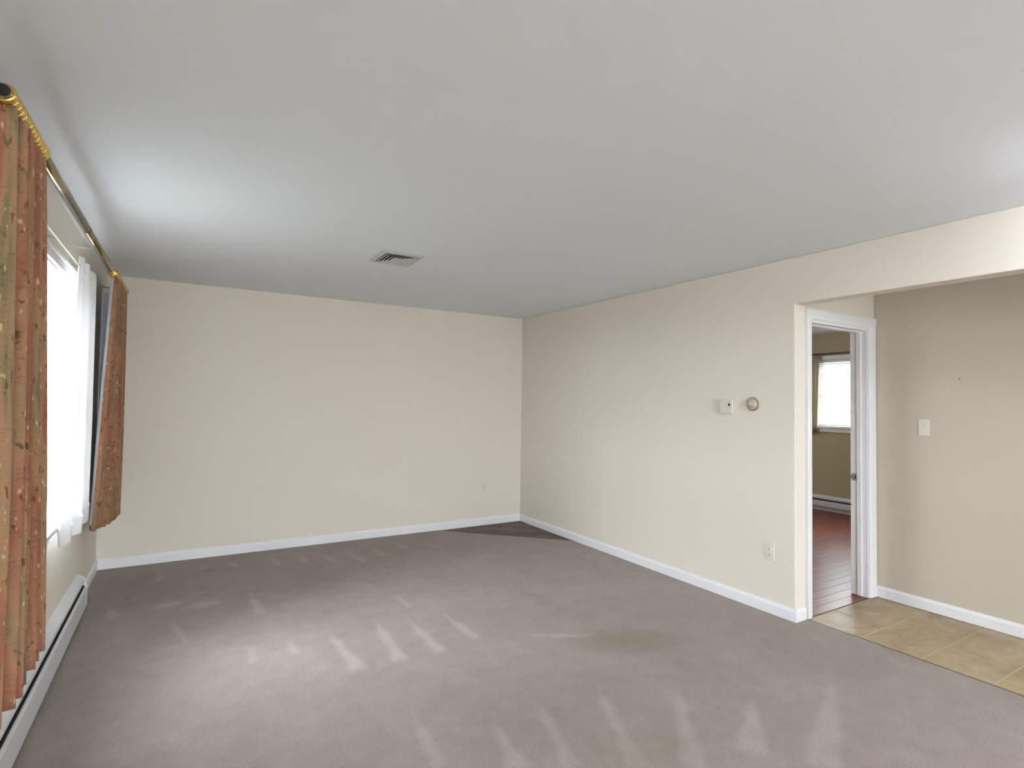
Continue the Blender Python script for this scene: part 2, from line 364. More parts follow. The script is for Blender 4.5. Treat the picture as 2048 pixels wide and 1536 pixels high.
def carpet():
    st = .02
    xs = np.arange(XL, XT+.001, st); ys = np.arange(YB, YF+.001, st)
    xs = np.unique(np.concatenate([xs, [XR, XT]])); ys = np.unique(np.concatenate([ys, [YO, YF]]))
    X, Y = np.meshgrid(xs, ys, indexing='ij')
    nx, ny = X.shape
    def incut(x, y): return (x-CUT[0])/(XR-CUT[0]) + (y-CUT[1])/(YF-CUT[1]) > 1.0
    # snap the vertices next to the cut onto the diagonal so that its edge stays straight
    s = (X-CUT[0])/(XR-CUT[0]) + (Y-CUT[1])/(YF-CUT[1]) - 1.0
    near = (s > 0) & (s < .045)
    k = s*.5
    onx = np.abs(X-XR) < 1e-6; ony = np.abs(Y-YF) < 1e-6          # edge vertices slide along their wall
    X = np.where(near & ~onx, X - np.where(ony, s, k)*(XR-CUT[0]), X); Y = np.where(near & ~ony, Y - np.where(onx, s, k)*(YF-CUT[1]), Y)
    idx = np.arange(nx*ny).reshape(nx, ny)
    cx = (xs[:-1]+xs[1:])/2; cy = (ys[:-1]+ys[1:])/2
    CX, CY = np.meshgrid(cx, cy, indexing='ij')
    s4 = np.maximum.reduce([s[:-1, :-1], s[1:, :-1], s[:-1, 1:], s[1:, 1:]])
    keep = (s4 < .045) & ~((CX > XR) & (CY > YO)) & ~((CX > XR) & (CY < YE))
    q = np.stack([idx[:-1, :-1], idx[1:, :-1], idx[1:, 1:], idx[:-1, 1:]], -1)[keep]
    P = np.stack([X, Y, np.zeros_like(X)], -1).reshape(-1, 3)
    d1 = P[q[:, 2]]-P[q[:, 0]]; d2 = P[q[:, 3]]-P[q[:, 1]]
    area = .5*np.abs(d1[:, 0]*d2[:, 1]-d1[:, 1]*d2[:, 0])
    q = q[(area > 2e-5) | (s4[keep] <= 0)]
    used = np.unique(q); remap = -np.ones(nx*ny, int); remap[used] = np.arange(len(used))
    P = P[used]; q = remap[q]
    me = bpy.data.meshes.new('floor')
    me.from_pydata(P.tolist(), [], q.tolist()); me.update()
    x, y = P[:, 0], P[:, 1]
    rng = np.random.RandomState(3)
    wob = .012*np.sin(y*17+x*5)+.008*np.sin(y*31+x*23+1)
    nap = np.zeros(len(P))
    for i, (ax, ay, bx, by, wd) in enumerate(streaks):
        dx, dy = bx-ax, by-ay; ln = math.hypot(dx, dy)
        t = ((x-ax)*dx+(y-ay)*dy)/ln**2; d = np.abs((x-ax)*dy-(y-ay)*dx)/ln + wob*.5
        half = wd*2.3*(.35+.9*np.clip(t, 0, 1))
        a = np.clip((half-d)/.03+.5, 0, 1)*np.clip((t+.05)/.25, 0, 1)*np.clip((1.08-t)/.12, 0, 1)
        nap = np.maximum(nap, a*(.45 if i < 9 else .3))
    def blob(c):
        bx, by, rx, ry, an, am = c
        u = (x-bx)*math.cos(an)+(y-by)*math.sin(an); v = -(x-bx)*math.sin(an)+(y-by)*math.cos(an)
        return am*np.exp(-((u/rx)**2+(v/ry)**2)**1.4)
    for c in pale: nap = np.maximum(nap, blob(c))
    stn = np.zeros(len(P))
    for c in stains: stn = np.maximum(stn, blob(c))
    for nm, arr in (('nap', nap), ('stain', stn)):
        at = me.attributes.new(nm, 'FLOAT', 'POINT'); at.data.foreach_set('value', arr.astype(np.float32))
    me.materials.append(MATS['carpet'])
    o = bpy.data.objects.new('floor', me); C.objects.link(o)
    sd = o.modifiers.new('pile', 'SOLIDIFY'); sd.thickness = .014; sd.offset = -1
    return tag(o, 'taupe grey wall-to-wall carpet with pale vacuum streaks', 'carpet', kind='structure')
carpet()
# ground slab under everything
bm = B(); box(bm, XO, XB+.15, YB-.15, YF+.15, -.12, -.02)
struct('floor_slab', bm, 'subfloor', 'dark base under the carpet and tiles', 'floor')

# bare boards in the corner, laid along the cut
corner = thing('floor_corner', (XR, YF, -.02), 'triangle of bare brown floorboards in the far corner', 'floor', kind='structure')
def clip_poly(poly, a, b, c):                     # keep a*x+b*y<=c
    out = []
    for i in range(len(poly)):
        p, q = poly[i], poly[(i+1) % len(poly)]
        dp, dq = a*p[0]+b*p[1]-c, a*q[0]+b*q[1]-c
        if dp <= 0: out.append(p)
        if dp*dq < 0: t = dp/(dp-dq); out.append((p[0]+t*(q[0]-p[0]), p[1]+t*(q[1]-p[1])))
    return out
dv = Vector((1, -1)).normalized(); nv = Vector((1, 1)).normalized()
tri = [(CUT[0]-.12, YF-.002), (XR-.002, CUT[1]-.12), (XR-.002, YF-.002)]
def poly_len(ps): return min(p[0]*dv.x+p[1]*dv.y for p in ps), max(p[0]*dv.x+p[1]*dv.y for p in ps)
n1 = XR*nv.x+YF*nv.y
BW = .135; k = 0; rj = random.Random(5)
ends = {0: [], 1: [-1.42], 2: [-1.63, -1.05], 3: [-1.2, -1.86], 4: [-1.75], 5: [-1.32, -2.0], 6: [-1.6]}
while True:
    a1 = n1 - k*BW; a0 = a1-BW+.006
    st = clip_poly(clip_poly(tri, nv.x, nv.y, a1), -nv.x, -nv.y, -a0)
    if len(st) < 3: break
    cuts = [-9] + sorted(ends.get(k, [])) + [9]
    for c0, c1 in zip(cuts, cuts[1:]):
        pc = clip_poly(clip_poly(st, dv.x, dv.y, c1-.004), -dv.x, -dv.y, -c0)
        if len(pc) < 3: continue
        if max(math.hypot(p[0]-q[0], p[1]-q[1]) for p in pc for q in pc) < .05: continue
        bm = B(); prism(bm, pc, 2, -.02, -.006 - rj.random()*.002)
        cx, cy = sum(p[0] for p in pc)/len(pc), sum(p[1] for p in pc)/len(pc)
        bmesh.ops.translate(bm, verts=bm.verts, vec=(-cx, -cy, .02))
        bmesh.ops.rotate(bm, verts=bm.verts, cent=(0, 0, 0), matrix=Matrix.Rotation(math.pi/4, 3, 'Z'))
        o = obj('floorboard', bm, 'board_brown'); o.parent = corner
        o.location = (cx-XR, cy-YF, 0); o.rotation_euler = (0, 0, -math.pi/4)
    k += 1

# hall tiles
hall = thing('floor_hall', (XR2, YB, -.02), 'beige stone-look tiled hall floor beside the carpet', 'floor', kind='structure')
bobj('tile_bed', 'grout', hall, XR2-.004, XH, YB, YO, -.02, -.0052)
TW = .3225; x = XR2; cache = {}
ty = [YO-.001] + [1.835-.3265*i for i in range(12)]
tx = [XR2+.001, XR2+.3265, XR2+.653, XH-.001]
for i in range(3):
    for j in range(len(ty)-1):
        y1, y0 = ty[j], max(ty[j+1], YB)
        if y1 <= YB+.02: continue
        w_, d_ = tx[i+1]-tx[i]-.005, y1-y0-.005
        key = (round(w_, 3), round(d_, 3))
        if key not in cache:
            bm = B(); box(bm, -w_/2, w_/2, -d_/2, d_/2, 0, .0165, bev=.002)
            me = bpy.data.meshes.new('tile'); bmesh.ops.recalc_face_normals(bm, faces=bm.faces); bm.to_mesh(me); bm.free()
            me.materials.append(MATS['floor_tile']); cache[key] = me
        o = bpy.data.objects.new('tile', cache[key]); C.objects.link(o); o.parent = hall
        o.location = ((tx[i]+tx[i+1])/2-XR2, (y0+y1)/2-YB, 0)
# dark metal edge between carpet and tile
bm = B(); box(bm, XT-.003, XR2+.004, YE, YO-.002, -.02, .0005)
tag(obj('trim_1', bm, 'threshold_dark'), 'thin dark edging between carpet and hall tiles', 'trim', kind='structure')

# bedroom planks, running along x
bed = thing('floor_bedroom', (XR2, YO, -.02), 'glossy cherry red plank floor beyond the doorway', 'floor', kind='structure')
PW = .0925; row = 0; y = YO; rp = random.Random(11); pc = {}
while y < YF-.02:
    x0, x1 = (DX0, DX1) if y < YO+WT-.05 else (XR2, XB)
    xx = x0; first = True
    while xx < x1-.01:
        ln = rp.choice((.9, 1.2, 1.5)) * (.6 if first and row % 2 else 1); first = False
        xe = min(xx+ln, x1)
        if x1-xe < .25: xe = x1
        wd = min(PW, YF-y)
        key = (round(xe-xx, 3), round(wd, 3))
        if key not in pc:
            bm = B(); box(bm, -(xe-xx)/2+.0007, (xe-xx)/2-.0007, -wd/2+.0008, wd/2-.0008, 0, .018, bev=.0012)
            me = bpy.data.meshes.new('plank'); bmesh.ops.recalc_face_normals(bm, faces=bm.faces); bm.to_mesh(me); bm.free()
            me.materials.append(MATS['cherry_plank']); pc[key] = me
        o = bpy.data.objects.new('plank', pc[key]); C.objects.link(o); o.parent = bed
        o.location = ((xx+xe)/2-XR2, y+wd/2-YO, 0); xx = xe
    y += PW; row += 1

# ------------------------------------------------------------------ baseboards
def bprof(sign, base):                            # moulded profile: (offset from wall, z)
    return [(base, 0), (base+sign*.014, 0), (base+sign*.014, .062), (base+sign*.011, .070), (base+sign*.006, .076), (base+sign*.004, .083), (base, .083)]
HEND = 4.68                                       # heater's far end
bm = B(); prism(bm, bprof(1, XL), 1, HEND, YF); struct('baseboard_left', bm, 'trim_white', 'short white baseboard between heater and corner', 'baseboard')
bm = B(); prism(bm, bprof(-1, YF), 0, XL+.014, XR-.014); struct('baseboard_far', bm, 'trim_white', 'white baseboard along the far wall', 'baseboard')
bm = B(); prism(bm, bprof(-1, XR), 1, YO-.014, YF)
box(bm, XR, XR2-.012, YO-.014, YO, 0, .062); prism(bm, [(YO, .06), (YO-.014, .06), (YO-.011, .07), (YO-.006, .076), (YO-.004, .083), (YO, .083)], 0, XR-.004, XR2-.012)
struct('baseboard_right', bm, 'trim_white', 'white baseboard along the right wall to the opening', 'baseboard')
bm = B(); prism(bm, bprof(-1, XH), 1, YB, YO-.018); struct('baseboard_hall', bm, 'trim_white', 'white baseboard along the tan hall wall', 'baseboard')
bm = B(); prism(bm, bprof(1, YB), 0, XL+.014, PX0-.07); struct('baseboard_back', bm, 'trim_white', 'white baseboard behind the camera', 'baseboard')

# ------------------------------------------------------------------ left window
win = thing('window_1', (XL, (WY0+WY1)/2, WZ0), 'white double-hung window behind the curtains', 'window', kind='structure')
JX = XO+.005
cw = .072
# casing: flat board with raised inner and outer beads
def casing_prof(w_): return [(0, 0), (.016, 0), (.016, .006), (.011, .014), (.011, w_-.02), (.018, w_-.014), (.02, w_-.004), (.02, w_), (0, w_)]
bm = B(); prism(bm, [(XL+a, WZ1+b) for a, b in casing_prof(cw)], 1, WY0-cw, WY1+cw); obj('head_casing', bm, 'sash_white', win)
bm = B(); prism(bm, [(XL+a, WY1+b) for a, b in casing_prof(cw)], 2, WZ0, WZ1); obj('side_casing', bm, 'sash_white', win)
bm = B(); prism(bm, [(XL+a, WY0-b) for a, b in casing_prof(cw)], 2, WZ0, WZ1); obj('side_casing', bm, 'sash_white', win)
bobj('stool', 'sash_white', win, XL-.06, XL+.045, WY0-.09, WY1+.09, WZ0-.026, WZ0, bev=.006)
bobj('apron', 'sash_white', win, XL, XL+.014, WY0-.07, WY1+.07, WZ0-.085, WZ0-.026, bev=.004)
bobj('outer_sill', 'sash_white', win, XO-.04, XL-.06, WY0-.02, WY1+.02, WZ0-.03, WZ0-.008)
# jamb liner with tracks
for ya, yb in ((WY1-.012, WY1), (WY0, WY0+.012)):
    bobj('jamb', 'sash_white', win, JX, XL, ya, yb, WZ0, WZ1)
    inner = ya if ya > 3.5 else yb; s = -1 if ya > 3.5 else 1
    bobj('track_stop', 'sash_white', win, XL-.04, XL-.025, *sorted((inner, inner+s*.012)), WZ0, WZ1-.012, bev=.002)
    bobj('track_stop', 'sash_white', win, XL-.082, XL-.074, *sorted((inner, inner+s*.008)), WZ0, WZ1-.012)
    bobj('track_stop', 'sash_white', win, XL-.130, XL-.118, *sorted((inner, inner+s*.012)), WZ0, WZ1-.012)
bobj('head_jamb', 'sash_white', win, JX, XL, WY0, WY1, WZ1-.012, WZ1)
ZM = 1.455
def sash(name, xa, xb, z0, z1, rail_b, rail_t):
    y0, y1, sw = WY0+.014, WY1-.014, .042
    bm = B()
    box(bm, xa, xb, y0, y0+sw, z0, z1, bev=.003); box(bm, xa, xb, y1-sw, y1, z0, z1, bev=.003)
    box(bm, xa, xb, y0+sw, y1-sw, z0, z0+rail_b, bev=.003); box(bm, xa, xb, y0+sw, y1-sw, z1-rail_t, z1, bev=.003)
    xm = (xa+xb)/2                                # glazing bead
    for a, b in (((y0+sw, y0+sw+.01), (z0+rail_b, z1-rail_t)), ((y1-sw-.01, y1-sw), (z0+rail_b, z1-rail_t))):
        box(bm, xm-.009, xm+.009, *a, *b)
    box(bm, xm-.009, xm+.009, y0+sw, y1-sw, z0+rail_b, z0+rail_b+.01); box(bm, xm-.009, xm+.009, y0+sw, y1-sw, z1-rail_t-.01, z1-rail_t)
    o = obj(name, bm, 'sash_white', win)
    g = bobj('pane', 'window_glass', None, xm-.002, xm+.002, y0+sw+.002, y1-sw-.002, z0+rail_b+.002, z1-rail_t-.002); g.parent = o
    return o
sash('upper_sash', XL-.116, XL-.084, ZM-.015, WZ1-.013, .035, .045)
lo = sash('lower_sash', XL-.072, XL-.042, WZ0+.001, ZM+.022, .06, .035)
for yy in (3.35, 4.0):
    bm = B(); box(bm, XL-.070, XL-.044, yy-.03, yy+.03, ZM+.022, ZM+.03, bev=.002); box(bm, XL-.06, XL-.048, yy-.012, yy+.03, ZM+.03, ZM+.038, bev=.002)
    o = obj('sash_lock', bm, 'sash_white'); o.parent = lo
portal('daylight_portal', (XO-.02, (WY0+WY1)/2, (WZ0+WZ1)/2), (0, -math.pi/2, 0), WZ1-WZ0, WY1-WY0)

# unseen window added behind the camera to fill the room with daylight
w4 = thing('fill_window', (XL, (VY0+VY1)/2, WZ0), 'added unseen fill window behind the camera on the left wall', 'window', kind='structure')
for a, b in ((VY0-.07, VY0), (VY1, VY1+.07)): bobj('side_casing', 'sash_white', w4, XL, XL+.018, a, b, WZ0, WZ1+.07, bev=.003)
bobj('head_casing', 'sash_white', w4, XL, XL+.018, VY0, VY1, WZ1, WZ1+.07, bev=.003)
bobj('stool', 'sash_white', w4, XO, XL+.045, VY0-.09, VY1+.09, WZ0-.026, WZ0, bev=.004)
bm = B()
for a in ((VY0, VY0+.045, WZ0, WZ1), (VY1-.045, VY1, WZ0, WZ1), (VY0+.045, VY1-.045, WZ0, WZ0+.06), (VY0+.045, VY1-.045, WZ1-.045, WZ1), (VY0+.045, VY1-.045, 1.43, 1.475)): box(bm, XL-.1, XL-.05, *a)
fr4 = obj('sash_frame', bm, 'sash_white', w4)
for z0, z1 in ((WZ0+.062, 1.428), (1.477, WZ1-.047)):
    g = bobj('pane', 'window_glass', None, XL-.077, XL-.073, VY0+.047, VY1-.047, z0, z1); g.parent = fr4
portal('fill_window_portal', (XO-.02, (VY0+VY1)/2, (WZ0+WZ1)/2), (0, -math.pi/2, 0), WZ1-WZ0, VY1-VY0)

# unseen patio door added behind the camera for fill light
pd = thing('fill_door', ((PX0+PX1)/2, YB, 0), 'added unseen sliding door for fill light behind the camera', 'window', kind='structure')
bm = B()
box(bm, PX0, PX0+.05, YB-.12, YB-.02, 0, PZ); box(bm, PX1-.05, PX1, YB-.12, YB-.02, 0, PZ); box(bm, PX0+.05, PX1-.05, YB-.12, YB-.02, PZ-.05, PZ); box(bm, PX0+.05, PX1-.05, YB-.12, YB-.02, 0, .05)
obj('frame', bm, 'sash_white', pd)
mid = (PX0+PX1)/2
for a, b, yy in ((PX0+.05, mid+.03, YB-.10), (mid-.03, PX1-.05, YB-.06)):
    bm = B(); box(bm, a, a+.06, yy, yy+.03, .05, PZ-.05); box(bm, b-.06, b, yy, yy+.03, .05, PZ-.05)
    box(bm, a+.06, b-.06, yy, yy+.03, .05, .13); box(bm, a+.06, b-.06, yy, yy+.03, PZ-.11, PZ-.05)
    o = obj('sliding_panel', bm, 'sash_white', pd)
    g = bobj('pane', 'window_glass', None, a+.062, b-.062, yy+.013, yy+.017, .132, PZ-.112); g.parent = o
for a, b in ((PX0-.07, PX0), (PX1, PX1+.07)): bobj('casing', 'trim_white', pd, a, b, YB, YB+.016, 0, PZ+.07)
bobj('casing', 'trim_white', pd, PX0, PX1, YB, YB+.016, PZ, PZ+.07)
portal('fill_door_portal', ((PX0+PX1)/2, YB-.17, PZ/2), (math.pi/2, 0, 0), PX1-PX0, PZ)

# ------------------------------------------------------------------ bedroom window, blind, curtain, heater
bw = thing('window_3', (XB, (BWY0+BWY1)/2, BWZ0), 'white bedroom window glaring with daylight', 'window', kind='structure')
bobj('head_casing', 'trim_white', bw, XB-.018, XB, BWY0-.06, BWY1+.06, BWZ1, BWZ1+.06, bev=.003)
bobj('sill', 'trim_white', bw, XB-.035, XB+.05, BWY0-.06, BWY1+.06, BWZ0-.03, BWZ0, bev=.004)
bobj('apron', 'trim_white', bw, XB-.016, XB, BWY0-.05, BWY1+.05, BWZ0-.085, BWZ0-.03, bev=.003)
for a, b in ((BWY0-.06, BWY0), (BWY1, BWY1+.06)): bobj('side_casing', 'trim_white', bw, XB-.018, XB, a, b, BWZ0, BWZ1, bev=.003)
bm = B(); zc = (BWZ0+BWZ1)/2
for a in ((BWY0, BWY0+.04, BWZ0, BWZ1), (BWY1-.04, BWY1, BWZ0, BWZ1), (BWY0+.04, BWY1-.04, BWZ0, BWZ0+.04), (BWY0+.04, BWY1-.04, BWZ1-.04, BWZ1), (BWY0+.04, BWY1-.04, zc-.018, zc+.018)):
    box(bm, XB+.07, XB+.11, *a)
fr = obj('sash_frame', bm, 'sash_white', bw)
for z0, z1 in ((BWZ0+.042, zc-.02), (zc+.02, BWZ1-.042)):
    g = bobj('pane', 'window_glass', None, XB+.088, XB+.092, BWY0+.042, BWY1-.042, z0, z1); g.parent = fr
portal('bedroom_portal', (XB+.17, (BWY0+BWY1)/2, zc), (0, math.pi/2, 0), BWZ1-BWZ0, BWY1-BWY0)
bl = thing('window_blind', (XB+.03, (BWY0+BWY1)/2, BWZ1), 'white horizontal slat blind in the bedroom window', 'blind')
bobj('head_rail', 'blind_white', bl, XB+.012, XB+.05, BWY0+.01, BWY1-.01, BWZ1-.035, BWZ1-.002, bev=.003)
bobj('bottom_rail', 'blind_white', bl, XB+.018, XB+.042, BWY0+.015, BWY1-.015, BWZ0+.004, BWZ0+.02, bev=.003)
bm = B(); hw = (BWY1-BWY0)/2-.015
pr = [(-.0125, -.004), (-.004, .001), (.005, .003), (.0125, .0045), (.0125, .0038), (.005, .0023), (-.004, .0003), (-.0125, -.0047)]
prism(bm, [(a, b) for a, b in pr], 1, -hw, hw)
me = bpy.data.meshes.new('slat'); bmesh.ops.recalc_face_normals(bm, faces=bm.faces); bm.to_mesh(me); bm.free(); me.materials.append(MATS['blind_white'])
z = BWZ0+.032
while z < BWZ1-.045:
    o = bpy.data.objects.new('slat', me); C.objects.link(o); o.parent = bl; o.location = (0, 0, z-BWZ1); o.rotation_euler = (0, -.5, 0); z += .0235
for yy in (BWY0+.2, BWY1-.2):
    bobj('ladder_cord', 'blind_white', bl, XB+.0155, XB+.0165, yy-.001, yy+.001, BWZ0+.01, BWZ1-.03)

def lerp(a, b, t): return a+(b-a)*t
def path_at(poly, s):
    d = [0]
    for p, q in zip(poly, poly[1:]): d.append(d[-1]+math.hypot(q[0]-p[0], q[1]-p[1]))
    t = s*d[-1]
    for i in range(len(poly)-1):
        if t <= d[i+1] or i == len(poly)-2:
            k = (t-d[i])/max(1e-6, d[i+1]-d[i]); p, q = poly[i], poly[i+1]
            return (lerp(p[0], q[0], k), lerp(p[1], q[1], k)), ((q[0]-p[0]), (q[1]-p[1]))
def cloth(name, top, bot, z0, z1, waves, amp_t, amp_b, mat, parent, off=0, cols=160, rows=40, seed=1, thick=0, flat_end=0, zwob=.0, ease=1.0, fullness=2.2, j0=0, j1=None):
    """hanging pleated cloth; top / bot are plan polylines from the leading edge to the far end"""
    rr = random.Random(seed); ph = [rr.uniform(-.5, .5) for _ in range(64)]; am = [rr.uniform(.7, 1.25) for _ in range(64)]
    bm = B(); uvl = bm.loops.layers.uv.new('UVMap'); grid = []
    for i in range(cols+1):
        s = i/cols; col = []
        w_ = s*waves + .18*math.sin(s*waves*2.1+seed)
        kk = int(w_) % 64; fr_ = w_-int(w_)
        a_ = lerp(am[kk], am[kk+1], fr_)
        wave = math.sin(2*math.pi*w_) + .28*math.sin(4*math.pi*w_+ph[3]*2)
        if flat_end: wave *= min(1, max(0, (1-flat_end-s)/.06))
        wave *= min(1, s/.015+.25)
        for j in range(rows+1):
            v = j/rows; e = v**ease
            (pa, da), (pb, db) = path_at(top, s), path_at(bot, s)
            x, y = lerp(pa[0], pb[0], e), lerp(pa[1], pb[1], e); dx, dy = lerp(da[0], db[0], e), lerp(da[1], db[1], e)
            ln = math.hypot(dx, dy) or 1; nx_, ny_ = dy/ln, -dx/ln
            A = lerp(amp_t, amp_b, min(1, v*1.6)**.8)*a_
            drift = .18*math.sin(v*2.2+ph[kk]*3)
            wv = wave*(1-.15*v) + drift*.5*math.sin(2*math.pi*w_*.5+2)*v
            ox = A*wv + off
            zz = lerp(z0, z1, v) + (zwob*math.sin(2*math.pi*w_+.7)*v if zwob else 0)
            col.append(bm.verts.new((x+nx_*ox, y+ny_*ox, zz)))
        grid.append(col)
    d = sum(math.hypot(q[0]-p[0], q[1]-p[1]) for p, q in zip(bot, bot[1:]))
    for i in range(cols):
        for j in range(j0, rows if j1 is None else j1):
            f = bm.faces.new((grid[i][j], grid[i][j+1], grid[i+1][j+1], grid[i+1][j])); f.smooth = True
            for lp, (a, b) in zip(f.loops, ((i, j), (i, j+1), (i+1, j+1), (i+1, j))):
                lp[uvl].uv = (a/cols*d*fullness, (1-b/rows)*(z0-z1))
    bmesh.ops.delete(bm, geom=[v for v in bm.verts if not v.link_faces], context='VERTS')
    me = bpy.data.meshes.new(name); bm.to_mesh(me); bm.free(); me.materials.append(MATS[mat])
    o = bpy.data.objects.new(name, me); C.objects.link(o)
    if thick: sd = o.modifiers.new('thickness', 'SOLIDIFY'); sd.thickness = thick; sd.offset = 0
    if parent is not None:
        o.parent = parent; o.matrix_parent_inverse = Matrix.Translation(parent.location).inverted()
    return o

bc = thing('bedroom_curtain', (XB-.07, 4.47, 1.05), 'narrow beige curtain beside the bedroom window', 'curtain')
cloth('panel', [(XB-.07, 4.30), (XB-.07, 4.52)], [(XB-.07, 4.335), (XB-.07, 4.55)], 2.13, 1.07, 4, .012, .016, 'back_curtain', bc, cols=50, rows=12, seed=4, thick=.002)
br_ = thing('bedroom_curtain_rod', (XB-.07, 3.6, 2.15), 'thin dark curtain rod above the bedroom window', 'curtain rod')
bm = B(); tube(bm, [(XB-.07, 2.6, 2.15), (XB-.07, 4.66, 2.15)], .012, 10); obj('rod', bm, 'nail_grey', br_)
for yy in (2.68, 4.62):
    bm = B(); tube(bm, [(XB, yy, 2.15), (XB-.07, yy, 2.15)], .007, 8); obj('bracket', bm, 'nail_grey', br_)

def heater(name, xw, s, y0, y1, h, label, z0=.02, endcap=True):
    """baseboard heater on a wall at x=xw facing direction s"""
    t = thing(name, (xw, (y0+y1)/2, z0), label, 'heater')
    X = lambda d: xw+s*d
    k = h/.235
    bm = B(); prism(bm, [(X(.002), z0), (X(.006), z0), (X(.006), h-.006), (X(.002), h-.006)], 1, y0, y1); obj('back_plate', bm, 'heater_white', t)
    bm = B(); prism(bm, [(X(.0), h-.004), (X(.0), h), (X(.004), h), (X(.043), h-.030*k), (X(.046), h-.036*k), (X(.046), h-.052*k), (X(.043), h-.052*k), (X(.043), h-.037*k), (X(.004), h-.004)], 1, y0, y1)
    obj('top_cover', bm, 'heater_white', t)
    bm = B(); prism(bm, [(X(.056), z0+.008), (X(.060), z0), (X(.060), h-.092*k), (X(.055), h-.084*k), (X(.048), h-.082*k), (X(.048), h-.086*k), (X(.053), h-.088*k), (X(.057), h-.094*k), (X(.057), z0+.006)], 1, y0, y1)
    obj('front_panel', bm, 'heater_white', t)
    bm = B(); prism(bm, [(X(.008), z0+.02), (X(.042), z0+.02), (X(.042), h-.095*k), (X(.008), h-.095*k)], 1, y0, y1); obj('fin_element', bm, 'dark_slot', t)
    bm = B(); prism(bm, [(X(.0065), h-.09*k), (X(.049), h-.088*k), (X(.046), h-.075*k), (X(.0065), h-.075*k)], 1, y0, y1-.002); obj('slot_shade', bm, 'dark_slot', t)  # near-black strip painted in for the shade inside the slot
    if endcap:
        bm = B(); prism(bm, [(X(0), z0), (X(.0615), z0), (X(.0615), h-.080*k), (X(.0475), h-.032*k), (X(.043), h-.027*k), (X(.004), h+.001), (X(0), h+.001)], 1, y1-.004, y1+.03)
        c = obj('end_cap', bm, 'heater_white', t)
    return t
heater('baseboard_heater', XL, 1, -.6, HEND-.03, .235, 'long white metal baseboard heater under the curtained window')
heater('bedroom_heater', XB, -1, 2.5, 5.3, .205, 'low beige baseboard heater on the bedroom wall', z0=.06)
bm = B(); box(bm, XB-.016, XB, YO+WT, YF, 0, .058); struct('baseboard_bedroom', bm, 'trim_white', 'white baseboard under the bedroom heater', 'baseboard')

# ------------------------------------------------------------------ door frame
df = thing('door_1', ((DX0+DX1)/2, YO, 0), 'white door frame with open doorway to the bedroom', 'door frame', kind='structure')
def dprof(w_): return [(0, 0), (.011, 0), (.014, .008), (.017, .02), (.019, w_-.012), (.017, w_), (0, w_)]
bm = B(); prism(bm, [(DX0-.006-b, YO-a) for a, b in dprof(DX0-.006-XR2-.001)], 2, 0, DZ+.006); obj('side_casing', bm, 'trim_white', df)
bm = B(); prism(bm, [(DX1+.006+b, YO-a) for a, b in dprof(.092)], 2, 0, DZ+.006); obj('side_casing', bm, 'trim_white', df)
bm = B(); prism(bm, [(YO-a, DZ+.006+b) for a, b in dprof(.072)], 0, XR2+.001, XH-.001); obj('head_casing', bm, 'trim_white', df)
bobj('jamb', 'trim_white', df, DX0-.018, DX0, YO-.001, YO+WT+.001, 0, DZ)
bobj('jamb', 'trim_white', df, DX1, DX1+.018, YO-.001, YO+WT+.001, 0, DZ)
bobj('head_jamb', 'trim_white', df, DX0, DX1, YO-.001, YO+WT+.001, DZ-.018, DZ)
for a, b in ((DX0, DX0+.011), (DX1-.011, DX1)): bobj('door_stop', 'trim_white', df, a, b, YO+.04, YO+.072, 0, DZ-.018, bev=.002)
bobj('door_stop', 'trim_white', df, DX0+.011, DX1-.011, YO+.04, YO+.072, DZ-.029, DZ-.018, bev=.002)
bm = B(); box(bm, DX1-.002, DX1, YO+.075, YO+.107, .865, .92); box(bm, DX1-.003, DX1-.002, YO+.09, YO+.122, .875, .91)
sp = obj('strike_plate', bm, 'steel', df); sp['label'] = 'small steel strike plate'
o = bobj('latch_hole', 'dark_slot', None, DX1-.0026, DX1-.0018, YO+.084, YO+.098, .88, .905); o.parent = sp
bobj('threshold', 'threshold_dark', df, DX0, DX1, YO-.004, YO+.001, -.015, .0005)

# ------------------------------------------------------------------ drapery rod
RX = XL+.14
RY0, RY1 = 1.93, 5.42
def rz(y): return 2.243 + (y-RY0)/(RY1-RY0)*.045
rod = thing('drapery_rod', (RX, 3.65, rz(3.65)), 'long brass drapery rod with ribbed sliding rings above the window', 'curtain rod')
SEAM = 3.42
bm = B(); tube(bm, [(RX, RY0, rz(RY0)), (RX, SEAM, rz(SEAM))], .0195, 24); obj('outer_tube', bm, 'rod_brass', rod)
bm = B(); tube(bm, [(RX, SEAM-.02, rz(SEAM)), (RX, RY1, rz(RY1))], .0178, 24); obj('inner_tube', bm, 'rod_brass', rod)
bm = B(); tube(bm, [(RX, SEAM-.003, rz(SEAM)), (RX, SEAM+.003, rz(SEAM))], .0199, 24); obj('seam_ring', bm, 'dark_slot', rod)
bm = B(); tube(bm, [(RX, RY0-.0012, rz(RY0)), (RX, RY0+.001, rz(RY0))], .0165, 24); obj('end_shade', bm, 'dark_slot', rod)  # dark disc painting the shade inside the hollow tube
# finials
bm = B(); lathe(bm, [(0, .02), (.012, .026), (.02, .026), (.026, .018), (.034, .018), (.04, .027), (.055, .03), (.068, .026), (.078, .012), (.082, .002)], 1, (RX, RY1, rz(RY1)), 24); obj('finial', bm, 'brass', rod)
bm = B()
